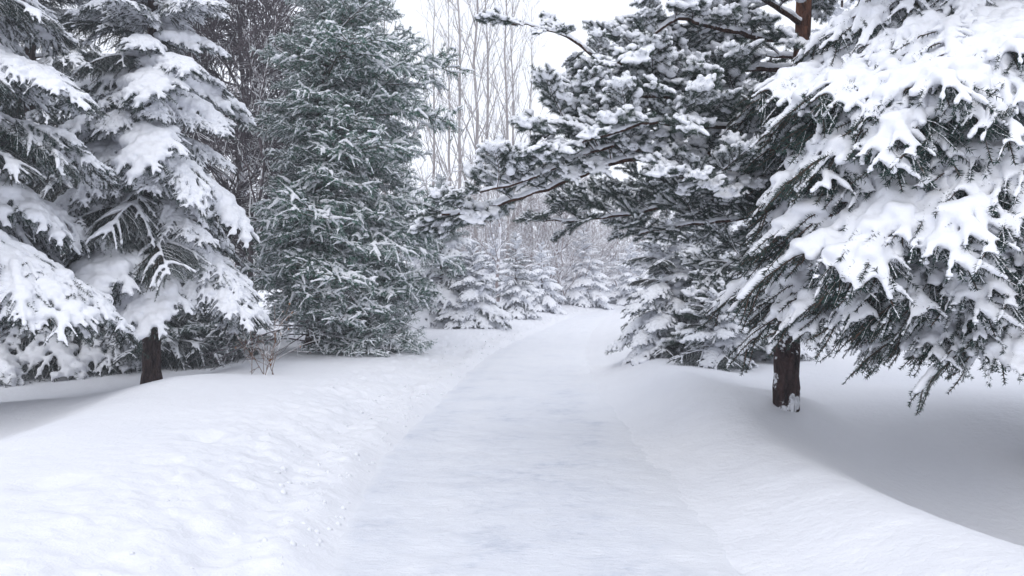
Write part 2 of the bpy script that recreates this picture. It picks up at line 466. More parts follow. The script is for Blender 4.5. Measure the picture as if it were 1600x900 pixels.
def spruce_bough(seed, load=1.0, droop=0.30, nside=14, cover=0.95, dens=230, nl=0.024, nw=0.0042, voxel=0.0095,
                 needle='spruce', wide=1.0, hang=1.0, pad=1.0, nm="spruce_bough", subgap=0.048, subf=1.0, mound=0.0):
    r = random.Random(seed)
    ax = axis_pts(droop, r); tw = []; pads = []
    add_twig(tw, ax, 0.034 * load, 0.014 * load, True, True, 0.011, 0.002)
    for i in range(nside):
        for side in (-1, 1):
            s = 0.10 + 0.87 * (i + r.random() * 0.8) / nside
            p0 = at_axis(ax, s)
            L = (0.42 * (1 - s) ** 0.8 + 0.10) * min(1, 0.45 + s * 1.7) * r.uniform(0.75, 1.2) * wide
            an = R(r.uniform(38, 62)); dz = -r.uniform(0.05, 0.40)
            d = np.array([math.cos(an), side * math.sin(an), dz])
            t = np.linspace(0, 1, 5)[:, None]
            pts = p0 + d * L * t + np.array([0, 0, -0.45 * L]) * t ** 2.2
            sn = r.random() < cover
            add_twig(tw, pts, 0.026 * load * (0.5 + 0.5 * subf) * r.uniform(0.8, 1.2), 0.015 * load * subf, sn, True, 0.004, 0.0015)
            if sn and subf < 1:
                for _ in range(2 if L > 0.18 else 1):
                    pads.append((at_axis(pts, r.uniform(0.2, 0.8)) + np.array([0, 0, 0.012]), r.uniform(0.026, 0.048) * load))
            nsub = int(L / subgap)
            for j in range(nsub):
                tt = 0.15 + 0.8 * (j + r.random() * 0.5) / max(1, nsub)
                q0 = at_axis(pts, tt)
                L2 = (L * (1 - tt) * 0.5 + 0.05) * r.uniform(0.7, 1.25)
                a2 = an * side + (1 if j % 2 else -1) * R(r.uniform(35, 55))
                d2 = np.array([math.cos(a2), math.sin(a2), dz - r.uniform(0.05, 0.45)])
                t2 = np.linspace(0, 1, 3)[:, None]
                add_twig(tw, q0 + d2 * L2 * t2 + np.array([0, 0, -0.3 * L2]) * t2 ** 2, 0.017 * load * subf * r.uniform(0.6, 1.25), 0.007 * load * subf,
                         sn and r.random() < cover, True, 0.002, 0.001)
            for j in range(int(3.2 * hang * r.uniform(0.6, 1.3))):
                q0 = at_axis(pts, r.uniform(0.1, 0.9))
                L2 = r.uniform(0.05, 0.11)
                d2 = np.array([d[0] * 0.5 + r.uniform(-.3, .3), d[1] * 0.5 + r.uniform(-.3, .3), -r.uniform(0.6, 1.1)])
                add_twig(tw, [q0, q0 + d2 * L2 * 0.6, q0 + d2 * L2 + [d2[0] * 0.02, 0, 0.01]], 0, 0, False, True, 0.002, 0.001)
    for k in range(int(14 * pad)):
        s = r.uniform(0.15, 0.92)
        p = at_axis(ax, s) + np.array([0, r.uniform(-0.26, 0.26) * (1 - s * 0.75), 0.0])
        rr = r.uniform(0.035, 0.075) * load * (1.15 - 0.6 * s)
        p[2] += rr * 0.2 - abs(p[1]) * 0.35
        pads.append((p, rr))
    for k in range(int(16 * mound)):                       # a tall heap settled on the middle of the bough
        s = 0.48 + r.gauss(0, 0.10); y_ = r.gauss(0, 0.085)
        p = at_axis(ax, s) + np.array([0, y_, 0.085 - 0.8 * abs(y_) - 0.55 * abs(s - 0.48)])
        pads.append((p, r.uniform(0.045, 0.08)))
    return build_proto(tw, pads, M[needle], nl, nw, dens, voxel, 0.8, 0.75, nm)
def fir_bough(seed, load=1.0, needle='fir', nm="fir_bough", voxel=0.0085):
    """finely divided bough, each twig carrying its own small ridge of snow"""
    r = random.Random(seed)
    ax = axis_pts(0.10, r, up=0.02); tw = []
    add_twig(tw, ax, 0.012, 0.010, True, True, 0.010, 0.002)
    for i in range(10):
        for side in (-1, 1):
            s = 0.12 + 0.85 * (i + r.random()) / 10
            p0 = at_axis(ax, s)
            L = (0.40 * (1 - s) ** 0.7 + 0.12) * r.uniform(0.7, 1.2)
            an = R(r.uniform(35, 65)); dz = r.uniform(-0.35, 0.30)
            d = np.array([math.cos(an), side * math.sin(an), dz])
            pts = p0 + d * L * np.linspace(0, 1, 4)[:, None]
            add_twig(tw, pts, 0.010, 0.007, r.random() < 0.12, True, 0.004, 0.0015)
            for j in range(int(L / 0.032)):
                q0 = at_axis(pts, 0.1 + 0.88 * r.random())
                L2 = r.uniform(0.05, 0.105)
                a2 = an * side + r.choice((-1, 1)) * R(r.uniform(15, 60))
                d2 = np.array([math.cos(a2), math.sin(a2), dz + r.uniform(-0.8, 0.65)])
                add_twig(tw, q0 + d2 * L2 * np.linspace(0, 1, 3)[:, None] + np.array([[0, 0, 0], [0, 0, 0], [0, 0, -0.012]]),
                         0.0118 * load * r.uniform(0.6, 1.35), 0.0075 * load, r.random() < 0.66, True, 0.002, 0.001)
    return build_proto(tw, [], M[needle], 0.030, 0.0046, 240, voxel, 0.8, 0.9, nm, 2)
def pine_spray(seed, load=1.0, cover=0.85, voxel=0.012, nm="pine_spray", bare=0.0, upk=1.0):
    """a branch end with long-needled tufts and rounded lumps of snow"""
    r = random.Random(seed)
    ax = axis_pts(0.10, r, up=0.03); tw = []; pads = []
    add_twig(tw, ax, 0.022 * load, 0.03 * load, cover > 0.5, False, 0.011, 0.003)
    tips = [(ax[-1], ax[-1] - ax[-2])]
    for i in range(8):
        for side in (-1, 1):
            s = 0.15 + 0.82 * (i + r.random()) / 8
            p0 = at_axis(ax, s)
            L = (0.30 * (1 - s) ** 0.7 + 0.10) * r.uniform(0.7, 1.25)
            an = R(r.uniform(30, 65)); dz = r.uniform(-0.25, 0.35) * upk
            d = np.array([math.cos(an), side * math.sin(an), dz])
            pts = p0 + d * L * np.linspace(0, 1, 4)[:, None]
            add_twig(tw, pts, 0.018 * load, 0.026 * load, r.random() < cover, True, 0.005, 0.003)
            tips.append((pts[-1], d))
            for j in range(r.randint(1, 3)):
                q0 = at_axis(pts, r.uniform(0.25, 0.9)); L2 = r.uniform(0.05, 0.13)
                a2 = an * side + r.choice((-1, 1)) * R(r.uniform(25, 60))
                d2 = np.array([math.cos(a2), math.sin(a2), dz + r.uniform(-0.3, 0.4)])
                add_twig(tw, [q0, q0 + d2 * L2], 0, 0, False, False, 0.004, 0.002)
                tips.append((q0 + d2 * L2, d2))
    for p, d in tips:
        if r.random() < bare: continue
        d = np.asarray(d) / np.linalg.norm(d)
        L = r.uniform(0.07, 0.12)
        sn = r.random() < cover
        add_twig(tw, [p - d * 0.03, p + d * L * 0.5, p + d * L], 0.034 * load * r.uniform(0.7, 1.25), 0.026 * load, sn, True, 0.004, 0.002)
        if sn and r.random() < 0.35 * load:
            pads.append((p + d * L * 0.3 + np.array([0, 0, 0.02]), r.uniform(0.04, 0.075) * load))
    return build_proto(tw, pads, M['pine'], 0.074, 0.0062, 640, voxel, 0.85, 0.85, nm, 6, 0.85)

SPRUCE = [spruce_bough(100 + k, load=1.15, droop=0.30 + 0.04 * k, cover=0.88, pad=2.0, wide=1.0, nside=16, subf=0.74, subgap=0.034, dens=520, nl=0.0155, nw=0.0038, voxel=0.0075, hang=2.6) for k in range(5)]
HERO = [spruce_bough(180 + k, load=0.88, droop=0.24 + 0.03 * k, cover=0.86, pad=1.1, nside=20, subf=0.72, subgap=0.027, dens=900, nl=0.0105, nw=0.0026, voxel=0.0062, hang=2.0) for k in range(4)]
MOUND = [spruce_bough(150 + k, load=0.85, droop=0.36, cover=0.88, pad=1.6, wide=1.12, nside=20, subf=0.72, subgap=0.027, dens=900, nl=0.0105, nw=0.0026, voxel=0.0066, hang=2.0, mound=1.6) for k in range(2)]
FAT = [spruce_bough(170 + k, load=1.9, droop=0.36, cover=0.8, pad=1.8, nside=10, subf=0.7, dens=300, nl=0.026, nw=0.0055, voxel=0.012, hang=3.0) for k in range(3)]
SPRUCE_MID = [spruce_bough(200 + k, load=1.0, droop=0.30, cover=0.65, subf=0.75, pad=0.6, voxel=0.013, dens=200) for k in range(3)]
SPRUCE_DARK = [spruce_bough(300 + k, load=0.75, droop=0.25, cover=0.30, pad=0.0, voxel=0.011, dens=480, nl=0.015, nw=0.0036, nside=15, subgap=0.036, hang=2.5) for k in range(2)]
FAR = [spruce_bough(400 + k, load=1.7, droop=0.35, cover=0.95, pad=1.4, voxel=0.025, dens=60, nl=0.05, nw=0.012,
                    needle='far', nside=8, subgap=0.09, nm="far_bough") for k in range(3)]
FIR = [fir_bough(500 + k) for k in range(5)]
PINE = [pine_spray(600 + k, load=1.45, cover=0.64, voxel=0.015) for k in range(4)]
PINE_LITE = [pine_spray(700 + k, load=0.9, cover=0.6, bare=0.25) for k in range(3)]

# ------------------------------------------------------------------ conifers
def place_bough(tree, proto, root, tip, roll=0.0, name="bough", droop=0.30, sy=1.0):
    v = tip - root
    L = v.length
    yaw = math.atan2(v.y, v.x)
    el = math.asin(max(-1, min(1, v.z / L)))
    pitch = -(el + math.atan(droop))
    sc = L / math.hypot(1, droop)
    mw = Matrix.Translation(root - tree.location) @ Matrix.Rotation(yaw, 4, 'Z') @ Matrix.Rotation(pitch, 4, 'Y') \
        @ Matrix.Rotation(roll, 4, 'X') @ Matrix.Diagonal((sc, sc * sy, sc, 1))
    b = link(name, proto[0], tree, mw)
    link("snow_cap", proto[1], b)
    return b
def trunk_mesh(pts, rad, mt, n=14, nm="trunk"):
    g = Geo()
    pts = np.asarray(pts, float)
    k = max(24, int(abs(pts[-1][2] - pts[0][2]) / 0.11))
    s = np.linspace(0, 1, k); f = np.linspace(0, 1, len(pts))
    q = np.stack([np.interp(s, f, pts[:, c]) for c in range(3)], 1)
    rr = np.interp(s, np.linspace(0, 1, len(rad)), rad) * (1 + 0.06 * np.sin(np.arange(k) * 1.7) * rng.random(k)) * (1 + 0.55 * np.exp(-(q[:, 2] + 0.05).clip(0) / 0.16))
    tube(g, q, rr, n, 0)
    return g.mesh(nm, [mt])
def conifer(name, label, base, H, RB, protos, n, z0=0.4, trunk_r=0.12, cat="tree", group=None, bark='bark', seed=1,
            tilt=(-30, 35), pw=0.85, mode=0, dark=None, lean=0.0, droop=0.3, fn=None, bname="bough", az=None, zmin=0.05, skew=0.0):
    r = random.Random(seed)
    t = empty(name, base, label, cat, group)
    me = trunk_mesh([(0, 0, -0.25), (lean * 0.3, 0, H * 0.4), (lean, 0, H)], [trunk_r * 1.15, trunk_r, trunk_r * 0.72, trunk_r * 0.4, 0.012], M[bark])
    link("trunk", me, t)
    for i in range(n):
        f = ((i + r.random()) / n)
        f = f ** 1.15
        z = z0 + (H * 0.985 - z0) * f
        L = RB * (1 - f) ** pw * r.uniform(0.66, 1.16) + 0.18
        if fn: L *= fn(f, r)
        a = i * 2.399963 + r.uniform(-0.35, 0.35)
        if az: a = az(a, f, r)
        L *= 1 + skew * math.cos(a)
        el = R(tilt[0] + (tilt[1] - tilt[0]) * f ** 1.3 + r.uniform(-13, 13))
        root = base + Vector((lean * z / H, 0, z))
        d = Vector((math.cos(a) * math.cos(el), math.sin(a) * math.cos(el), math.sin(el)))
        if dark and r.random() < dark[0]: pr = r.choice(dark[1])
        else: pr = r.choice(protos)
        tip = root + d * L
        gzt = float(gz(tip.x, tip.y)) + zmin * min(1, L)
        if tip.z < gzt: tip.z = gzt
        place_bough(t, pr, root, tip, r.uniform(-0.25, 0.25), droop=droop, name=bname, sy=r.uniform(0.85, 1.1))
    return t

# ------------------------------------------------------------------ bare trees
def grow(g, p, d, L, r0, depth, rr, mi=0, up=0.25, nchild=(3, 5), ratio=0.62, ang=(25, 50), gravity=0.0, minr=0.0035, wig=0.12):
    k = 5 if depth > 1 else 4
    pts = [np.array(p, float)]; dd = np.array(d, float); dd /= np.linalg.norm(dd)
    for i in range(k - 1):
        dd = dd + np.array([rr.gauss(0, wig), rr.gauss(0, wig), rr.gauss(0, wig) + up * 0.25 - gravity * 0.25])
        dd /= np.linalg.norm(dd)
        pts.append(pts[-1] + dd * L / (k - 1))
    tube(g, pts, np.linspace(r0, max(minr, r0 * 0.45), k), 5 if r0 > 0.03 else 3, mi, False)
    if depth == 0: return
    for c in range(rr.randint(*nchild)):
        t = rr.uniform(0.25, 1.0)
        q = at_axis(np.array(pts), t)
        a = R(rr.uniform(*ang)); _, s, tt = frame(dd)
        ph = rr.uniform(0, 2 * math.pi)
        nd = dd * math.cos(a) + (s * math.cos(ph) + tt * math.sin(ph)) * math.sin(a)
        grow(g, q, nd, L * ratio * rr.uniform(0.7, 1.15), max(minr, r0 * 0.5), depth - 1, rr, mi, up, nchild, ratio, ang, gravity, minr, wig)
def bare_tree(name, label, base, H, tr, nbr, mt, seed, cat="tree", group=None, blen=0.3, ang=(30, 50), depth=3, up=0.3,
              gravity=0.0, z0=0.2, lean=(0, 0), nchild=(3, 5), minr=0.004, top=0.25, wig=0.12, rot=0.0, jit=0.010):
    rr = random.Random(seed)
    t = empty(name, base, label, cat, group)
    k = 9
    tp = [np.array([lean[0] * (i / k) * H + rr.gauss(0, jit) * H * (i > 0), lean[1] * (i / k) * H + rr.gauss(0, jit) * H * (i > 0), -0.2 + H * i / k]) for i in range(k + 1)]
    g = Geo(); tube(g, tp, np.linspace(tr, minr * 1.5, k + 1), 8, 0)
    link("trunk", g.mesh("trunk", [M[mt]]), t)
    for i in range(nbr):
        f = z0 + (0.97 - z0) * (i + rr.random()) / nbr
        q = at_axis(np.array(tp), f)
        a = R(rr.uniform(*ang)); ph = i * 2.4 + rr.uniform(-0.5, 0.5)
        d = (math.sin(a) * math.cos(ph), math.sin(a) * math.sin(ph), math.cos(a))
        L = H * blen * (1.0 - f * (1 - top)) * rr.uniform(0.7, 1.15)
        g = Geo(); grow(g, q, d, L, max(minr, tr * 0.42 * (1 - f * 0.7)), depth, rr, 0, up, nchild, 0.6, (20, 48), gravity, minr, wig)
        link("branch", g.mesh("branch", [M[mt]]), t)
    t.rotation_euler.z = rot
    return t
def reuse(src, loc, label, group=None, rot=0.0, sc=1.0):
    c = copy_tree(src); c.location = loc; c.rotation_euler = (0, 0, rot); c.scale = (sc, sc, sc)
    c['label'] = label
    if group: c['group'] = group
    return c

# ================================================================== SETTING
def axis_steps(lo, hi, dlo, dhi, step, growf):
    a = list(np.arange(dlo, dhi, step))
    s = step; x = a[-1]
    while x < hi: s *= growf; x += s; a.append(x)
    s = step; x = dlo; b = []
    while x > lo: s *= growf; x -= s; b.append(x)
    return np.array(b[::-1] + a)
gx = axis_steps(-120, 120, -4.2, 4.6, 0.035, 1.035)
gy = axis_steps(-12, 190, 2.8, 13, 0.04, 1.022)
X, Y = np.meshgrid(gx, gy)
g = Geo()
Zg = gz(X, Y)
def inside_mask(x, y, m=0.0):
    return (x > left_edge(y) + m) & (x < right_edge(y) - m) & (y < 75)
_in = np.minimum(X - left_edge(Y), right_edge(Y) - X)
Zg = Zg - 0.05 * ss(0.12, 0.40, _in) * (Y < 70)       # bedded under the packed path sheet
idx = np.arange(X.size).reshape(X.shape)
Q = np.stack([idx[:-1, :-1], idx[:-1, 1:], idx[1:, 1:], idx[1:, :-1]], -1).reshape(-1, 4)
g.add(np.stack([X, Y, Zg], -1).reshape(-1, 3), None, Q)
ground = link("ground", g.mesh("ground", [M['ground']]))
tag(ground, "deep white snow with smooth banks either side of the path", kind='structure')

py_ = axis_steps(-6, 72, 3.0, 14, 0.05, 1.02)
fr = np.linspace(-0.08, 1.08, 71)
PX = left_edge(py_)[:, None] * (1 - fr) + right_edge(py_)[:, None] * fr
PY = np.repeat(py_[:, None], 71, 1)
edge = np.minimum(fr, 1 - fr)
PZ = rise(PY) + 0.012 * fbm(PX * 1.6, PY * 2.4, 31, 3) + 0.014 * fbm(PX * 7, PY * 8, 33, 3) - 0.004
g = Geo(); idx = np.arange(PX.size).reshape(PX.shape)
Q = np.stack([idx[:-1, :-1], idx[:-1, 1:], idx[1:, 1:], idx[1:, :-1]], -1).reshape(-1, 4)
g.add(np.stack([PX, PY, PZ], -1).reshape(-1, 3), None, Q)
path_me = g.mesh("path", [M['path']])
_w = 0.05 * fbm(PX * 3.0, PY * 2.2, 79, 4)
loose = np.maximum(1 - ss(0.0, 0.05, fr[None, :] + _w), ss(0.72, 0.97, fr[None, :] + 2 * _w))
loose = np.maximum(loose, 0.8 * ss(10, 18, PY + 14 * _w))
loose = np.maximum(loose, 0.55 * np.exp(-((fr[None, :] - 0.25 + _w) / 0.13) ** 2))
loose = loose - 0.6 * np.exp(-((fr[None, :] - 0.09 + _w * 0.6) / 0.045) ** 2) * (1 - ss(14, 30, PY))  # darker band paints the bank's shade along the left edge
loose = np.clip(loose + 0.5 * fbm(PX * 2.4, PY * 1.6, 77, 4), 0, 1)
path_me.attributes.new('loose', 'FLOAT', 'POINT').data.foreach_set('value', loose.ravel().astype(np.float32))
tag(link("path", path_me), "packed bluish snow of the footpath curving away", kind='structure')

# ================================================================== LEFT TREES
# spruce by the bank with its bare foot showing
b = Vector((-5.6, 13.1, float(gz(-5.6, 13.1))))
T1 = conifer("spruce_tree", "heavily snow-laden spruce on the left with its dark bare trunk foot standing in the snow", b, 9.2, 1.95,
             SPRUCE + FAT[:1], 125, z0=1.85, trunk_r=0.125, seed=3, tilt=(-30, 25), dark=(0.32, SPRUCE_DARK), pw=0.72, zmin=0.75)
# nearer spruce whose boughs hang in from the left side
b = Vector((-7.3, 10.4, float(gz(-7.3, 10.4))))
T2 = conifer("spruce_tree", "nearest spruce at the far left, its white boughs hanging in front of its neighbour", b, 10.0, 2.3,
             SPRUCE + FAT[:1], 120, z0=2.15, trunk_r=0.16, seed=5, tilt=(-30, 25), dark=(0.32, SPRUCE_DARK), pw=0.7, zmin=1.1)
# spruce behind both
b = Vector((-10.0, 17.5, float(gz(-10.0, 17.5))))
conifer("spruce_tree", "tall dusky spruce filling the top left behind the snow-laden pair", b, 13.5, 2.9,
        SPRUCE_MID, 150, z0=0.4, trunk_r=0.17, seed=6, tilt=(-25, 30), dark=(0.3, SPRUCE_DARK))
b = Vector((-7.4, 17.2, float(gz(-7.4, 17.2))))
conifer("spruce_tree", "low dark young spruce under the branches, right of the bare trunk foot", b, 2.6, 1.4,
        SPRUCE_MID, 60, z0=0.15, trunk_r=0.05, seed=8, tilt=(-10, 40), dark=(0.6, SPRUCE_DARK))
b = Vector((-6.1, 17.6, float(gz(-6.1, 17.6))))
conifer("spruce_tree", "small twiggy frosted spruce beside the curved brown stem on the left", b, 2.0, 1.1,
        FIR, 40, z0=0.15, trunk_r=0.05, seed=9, tilt=(-5, 45), dark=(0.5, SPRUCE_DARK), droop=0.1)
b = Vector((-10.5, 19.5, float(gz(-10.5, 19.5))))
conifer("spruce_tree", "dark low spruce behind the nearest left-hand boughs", b, 3.4, 1.9,
        SPRUCE_DARK, 60, z0=0.15, trunk_r=0.07, seed=10, tilt=(-12, 40))

# dark bare tree between the spruce and the fir
b = Vector((-6.9, 21.5, float(gz(-6.9, 21.5))))
bare_tree("larch_tree", "dark purplish leafless tree with fine frosted twigs left of the green fir", b, 11.5, 0.14, 78, 'purple', 21,
          blen=0.26, ang=(40, 80), depth=3, up=0.15, gravity=0.25, z0=0.10, nchild=(6, 8), minr=0.011, top=0.5)
b = Vector((-6.1, 19.0, float(gz(-6.1, 19.0))))
bare_tree("bare_tree", "slim crooked leafless tree with snow along its forked limbs, left of the fir", b, 8.0, 0.08, 14, 'purple', 22,
          blen=0.34, ang=(20, 45), depth=3, up=0.3, z0=0.3, nchild=(2, 4), minr=0.006, lean=(0.10, 0))

# the big green fir
b = hit(492, 549)
def firshape(f, r): return (1.0 + 0.15 * math.sin(f * 19)) * r.uniform(0.72, 1.15) * (0.5 + 0.5 * min(1.0, f / 0.2))
conifer("fir_tree", "big green fir dusted with fine snow left of the path", b, 11.4, 2.4, FIR, 340, z0=0.75, trunk_r=0.17,
        seed=31, skew=0.33, tilt=(-18, 60), pw=0.85, droop=0.1, fn=firshape, lean=0.45)
b = hit(578, 548); b.y -= 0.3
conifer("fir_tree", "small young fir with white top twigs at the foot of the big fir", b, 1.75, 1.15, FIR + SPRUCE_MID[:1], 60, z0=0.1, trunk_r=0.04,
        seed=33, tilt=(-15, 40), pw=0.5, droop=0.1)
b = P(690, 500, 27); b.z = float(gz(b.x, b.y))
conifer("fir_tree", "frosted fir standing half hidden behind the right side of the big fir", b, 4.8, 1.5, FIR + FAR + SPRUCE_MID, 90, z0=0.2, trunk_r=0.08,
        seed=34, tilt=(-18, 50), pw=0.7, droop=0.1)

# small spruces along the left verge further on
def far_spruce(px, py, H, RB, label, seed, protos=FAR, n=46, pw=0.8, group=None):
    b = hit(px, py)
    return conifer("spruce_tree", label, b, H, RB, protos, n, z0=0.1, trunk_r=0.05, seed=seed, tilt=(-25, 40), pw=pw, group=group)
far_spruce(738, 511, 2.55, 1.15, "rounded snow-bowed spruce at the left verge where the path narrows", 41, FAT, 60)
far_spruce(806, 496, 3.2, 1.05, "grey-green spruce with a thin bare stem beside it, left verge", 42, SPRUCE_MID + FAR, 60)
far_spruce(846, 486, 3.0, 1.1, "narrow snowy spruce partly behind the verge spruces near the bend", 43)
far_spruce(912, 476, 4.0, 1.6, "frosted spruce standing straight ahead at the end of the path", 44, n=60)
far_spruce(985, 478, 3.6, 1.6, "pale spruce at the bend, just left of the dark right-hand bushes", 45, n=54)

# ================================================================== RIGHT TREES
# big spruce whose heavy boughs fill the right side
b = Vector((5.3, 7.9, float(gz(5.3, 7.9))))
T6 = empty("spruce_tree", b, "huge near spruce on the right, boughs bent under thick white mounds of snow", "tree")
link("trunk", trunk_mesh([(0, 0, -0.3), (0.05, 0, 5), (0, 0, 11)], [0.23, 0.19, 0.15, 0.1, 0.02], M['bark']), T6)
def hero(tips, seed):
    r = random.Random(seed)
    for px, py, d, dz, sy, kd in tips:
        tip = P(px, py, d)
        hor = math.hypot(tip.x - T6.location.x, tip.y - T6.location.y)
        root = Vector((T6.location.x, T6.location.y, tip.z + hor * dz))
        place_bough(T6, r.choice(MOUND if kd else HERO), root, tip, r.uniform(-0.12, 0.12), sy=sy)
        if py < 430 and r.random() < 0.45:                            # a barer bough in its shade below
            off = Vector((r.uniform(-.25, .25), r.uniform(0, .3), -r.uniform(0.15, 0.3)))
            place_bough(T6, r.choice(SPRUCE_DARK), root + Vector((0, 0, -0.25)), tip + off * (0.5 if py > 500 else 1), 0, sy=sy)
hero([ # tip px, py, depth, root height above the tip per metre, width, kind
    (1165, 178, 7.4, 0.22, 0.8, 0), (1235, 190, 6.7, 0.25, 1.0, 0), (1310, 212, 6.2, 0.3, 1.0, 1), (1400, 195, 6.0, 0.3, 1.0, 0), (1470, 190, 5.9, 0.3, 1.1, 0),
    (1175, 250, 7.7, 0.25, 0.8, 0), (1215, 330, 6.8, 0.32, 1.0, 0), (1290, 362, 6.1, 0.38, 1.15, 1), (1372, 365, 5.9, 0.4, 1.1, 1), (1450, 350, 6.0, 0.35, 1.0, 0),
    (1160, 455, 7.5, 0.25, 0.7, 0), (1215, 465, 7.0, 0.3, 0.9, 1), (1285, 462, 6.5, 0.28, 1.0, 0), (1360, 455, 6.2, 0.3, 1.0, 0), (1430, 440, 6.0, 0.3, 1.1, 1), (1165, 425, 7.9, 0.25, 0.8, 0), (1240, 490, 7.9, 0.2, 0.7, 0),
    (1345, 500, 6.9, 0.18, 0.8, 0), (1400, 512, 6.4, 0.2, 0.85, 1), (1455, 535, 6.1, 0.22, 0.9, 0), (1510, 520, 6.0, 0.25, 1.0, 1), (1570, 530, 6.0, 0.25, 1.0, 0),
    (1292, 55, 7.2, 0.25, 0.7, 0), (1355, 85, 6.8, 0.3, 0.7, 0),
    (1530, 130, 6.0, 0.3, 1.0, 0), (1560, 260, 5.9, 0.3, 1.1, 1), (1540, 400, 5.8, 0.3, 1.1, 0), (1590, 480, 5.9, 0.3, 1.1, 0), (1380, -90, 6.6, 0.3, 1.0, 0),
], 51)
r6 = random.Random(52)
for i in range(70):                                    # the rest of the crown, behind and above
    f = (i + r6.random()) / 90
    z = 2.3 + 8.3 * f
    a = i * 2.399963
    L = 2.6 * (1 - f) ** 0.7 * r6.uniform(0.8, 1.1) + 0.2
    if math.cos(a) < 0.1 and math.sin(a) < 0.6: L *= 0.55 if f < 0.35 else 0.38       # the boughs that face the path stand in the list above
    el = R(-30 + 50 * f)
    root = Vector((T6.location.x, T6.location.y, z + b.z))
    tip = root + Vector((math.cos(a) * math.cos(el), math.sin(a) * math.cos(el), math.sin(el))) * L
    place_bough(T6, r6.choice(HERO if r6.random() < 0.55 else SPRUCE_DARK), root, tip, r6.uniform(-.2, .2), sy=1.0)

# the leaning pine over the path
b = hit(1228, 634)
PD = b.y
T5 = empty("pine_tree", b, "tall orange-barked pine with limbs reaching left over the path and snow-plastered foot", "tree")
g = Geo()
tr = [P(1228, 640, PD), P(1229, 560, PD), P(1236, 400, PD), P(1246, 240, PD), (P(1254, 60, PD)), P(1262, -150, PD), P(1275, -420, PD)]
def loc(v, t): return np.array(v - t.location)
k = 40; s = np.linspace(0, 1, k); tp = np.array([loc(v, T5) for v in tr]); tp[0][2] -= 0.25
q = np.stack([np.interp(s, np.linspace(0, 1, len(tp)), tp[:, c]) for c in range(3)], 1)
rr_ = np.interp(s, [0, 0.06, 0.2, 0.5, 0.8, 1], [0.175, 0.14, 0.13, 0.10, 0.07, 0.03])
lower = s <= 0.30
g = Geo(); tube(g, q, rr_ * (1 + 0.05 * np.sin(np.arange(k) * 2.1)), 16, 0)
me = g.mesh("trunk", [M['snowy_bark'], M['pine_bark']])
mi = np.array([1 if me.vertices[p.vertices[0]].co.z > 1.6 else 0 for p in me.polygons], np.int32)
me.polygons.foreach_set('material_index', mi)
link("trunk", me, T5)
rp = random.Random(61)
def limb(pts, r0, r1, spacing, protos, sc=(0.55, 0.85), start=0.12, tipfrac=1.0, snow=True, side_el=(-30, 45)):
    if protos is PINE: protos = PINE + PINE_LITE[:1]; start = 0.2
    V = [P(*p) for p in pts]
    A = np.array([loc(v, T5) for v in V]); spacing = spacing * 0.72; r0 = r0 * 0.6
    seg = np.linalg.norm(np.diff(A, axis=0), axis=1); cum = np.concatenate([[0], np.cumsum(seg)]); tot = cum[-1]
    k = max(8, int(tot / 0.12)); s = np.linspace(0, tot, k)
    q = np.stack([np.interp(s, cum, A[:, c]) for c in range(3)], 1)
    for _ in range(2): q[1:-1] = (q[:-2] + q[1:-1] * 2 + q[2:]) / 4
    q[1:-1] += rng.normal(size=(k - 2, 3)) * 0.008
    rad = np.linspace(r0, r1, k)
    g = Geo(); tube(g, q, rad, 7, 0)
    lo = link("limb", g.mesh("limb", [M['limb']]), T5)
    if snow:
        sg = Geo(); m = rng.random(k - 1) < 0.8
        lift = np.stack([np.zeros(k), np.zeros(k), rad * 0.9 + 0.006], 1)
        rs = (rad * 0.85 + 0.010) * (0.75 + 0.6 * rng.random(k))
        qq = q + lift
        capsules(sg, qq[:-1][m], qq[1:][m], rs[:-1][m], rs[1:][m], 0.9)
        link("snow_ridge", melt(sg, 0.014, 3, "limb_snow", [M['snow']]), lo)
    n = int(tot * (1 - start) / spacing); sd = 1
    for i in range(n):
        t = start + (1 - start) * (i + rp.random()) / n
        x = t * tot
        c = np.array([np.interp(x, s, q[:, c_]) for c_ in range(3)])
        d = np.array([np.interp(min(tot, x + 0.1), s, q[:, c_]) - np.interp(x - 0.1, s, q[:, c_]) for c_ in range(3)])
        yaw = math.atan2(d[1], d[0]) + sd * R(rp.uniform(20, 75)); sd = -sd
        el = R(rp.uniform(*side_el)); L = rp.uniform(*sc) * (1.0 - 0.35 * t)
        dv = Vector((math.cos(yaw) * math.cos(el), math.sin(yaw) * math.cos(el), math.sin(el))) * L
        root = Vector(c) + T5.location
        pc = PINE if (protos is not PINE_LITE and rp.random() < t * 1.1) else protos
        place_bough(T5, rp.choice(pc), root, root + dv, rp.uniform(-0.3, 0.3), "spray", 0.10)
    e = Vector(q[-1]) + T5.location; dv = Vector(q[-1] - q[-3]).normalized()
    place_bough(T5, rp.choice(protos), e - dv * 0.1, e + dv * 0.3, 0, "spray", 0.10)
D = PD
limb([(1246, 240, D), (1150, 236, D - .4), (1040, 243, D - .8), (950, 255, D - 1.1), (880, 285, D - 1.3), (800, 315, D - 1.4), (725, 335, D - 1.5), (690, 335, D - 1.5)], 0.06, 0.012, 0.17, PINE, (0.5, 0.8))
limb([(1050, 243, D - .7), (960, 225, D - 1.2), (890, 250, D - 1.6), (820, 285, D - 1.9), (750, 300, D - 2)], 0.035, 0.010, 0.16, PINE, (0.45, 0.75))
limb([(1250, 110, D), (1130, 108, D - .6), (1010, 95, D - 1.1), (935, 100, D - 1.4), (890, 55, D - 1.5), (845, 42, D - 1.5), (800, 38, D - 1.5)], 0.055, 0.009, 0.22, PINE, (0.3, 0.5), tipfrac=.5)
limb([(1250, 130, D), (1100, 150, D - .8), (980, 150, D - 1.4), (900, 175, D - 1.7), (850, 215, D - 1.8)], 0.055, 0.012, 0.14, PINE, (0.5, 0.8))
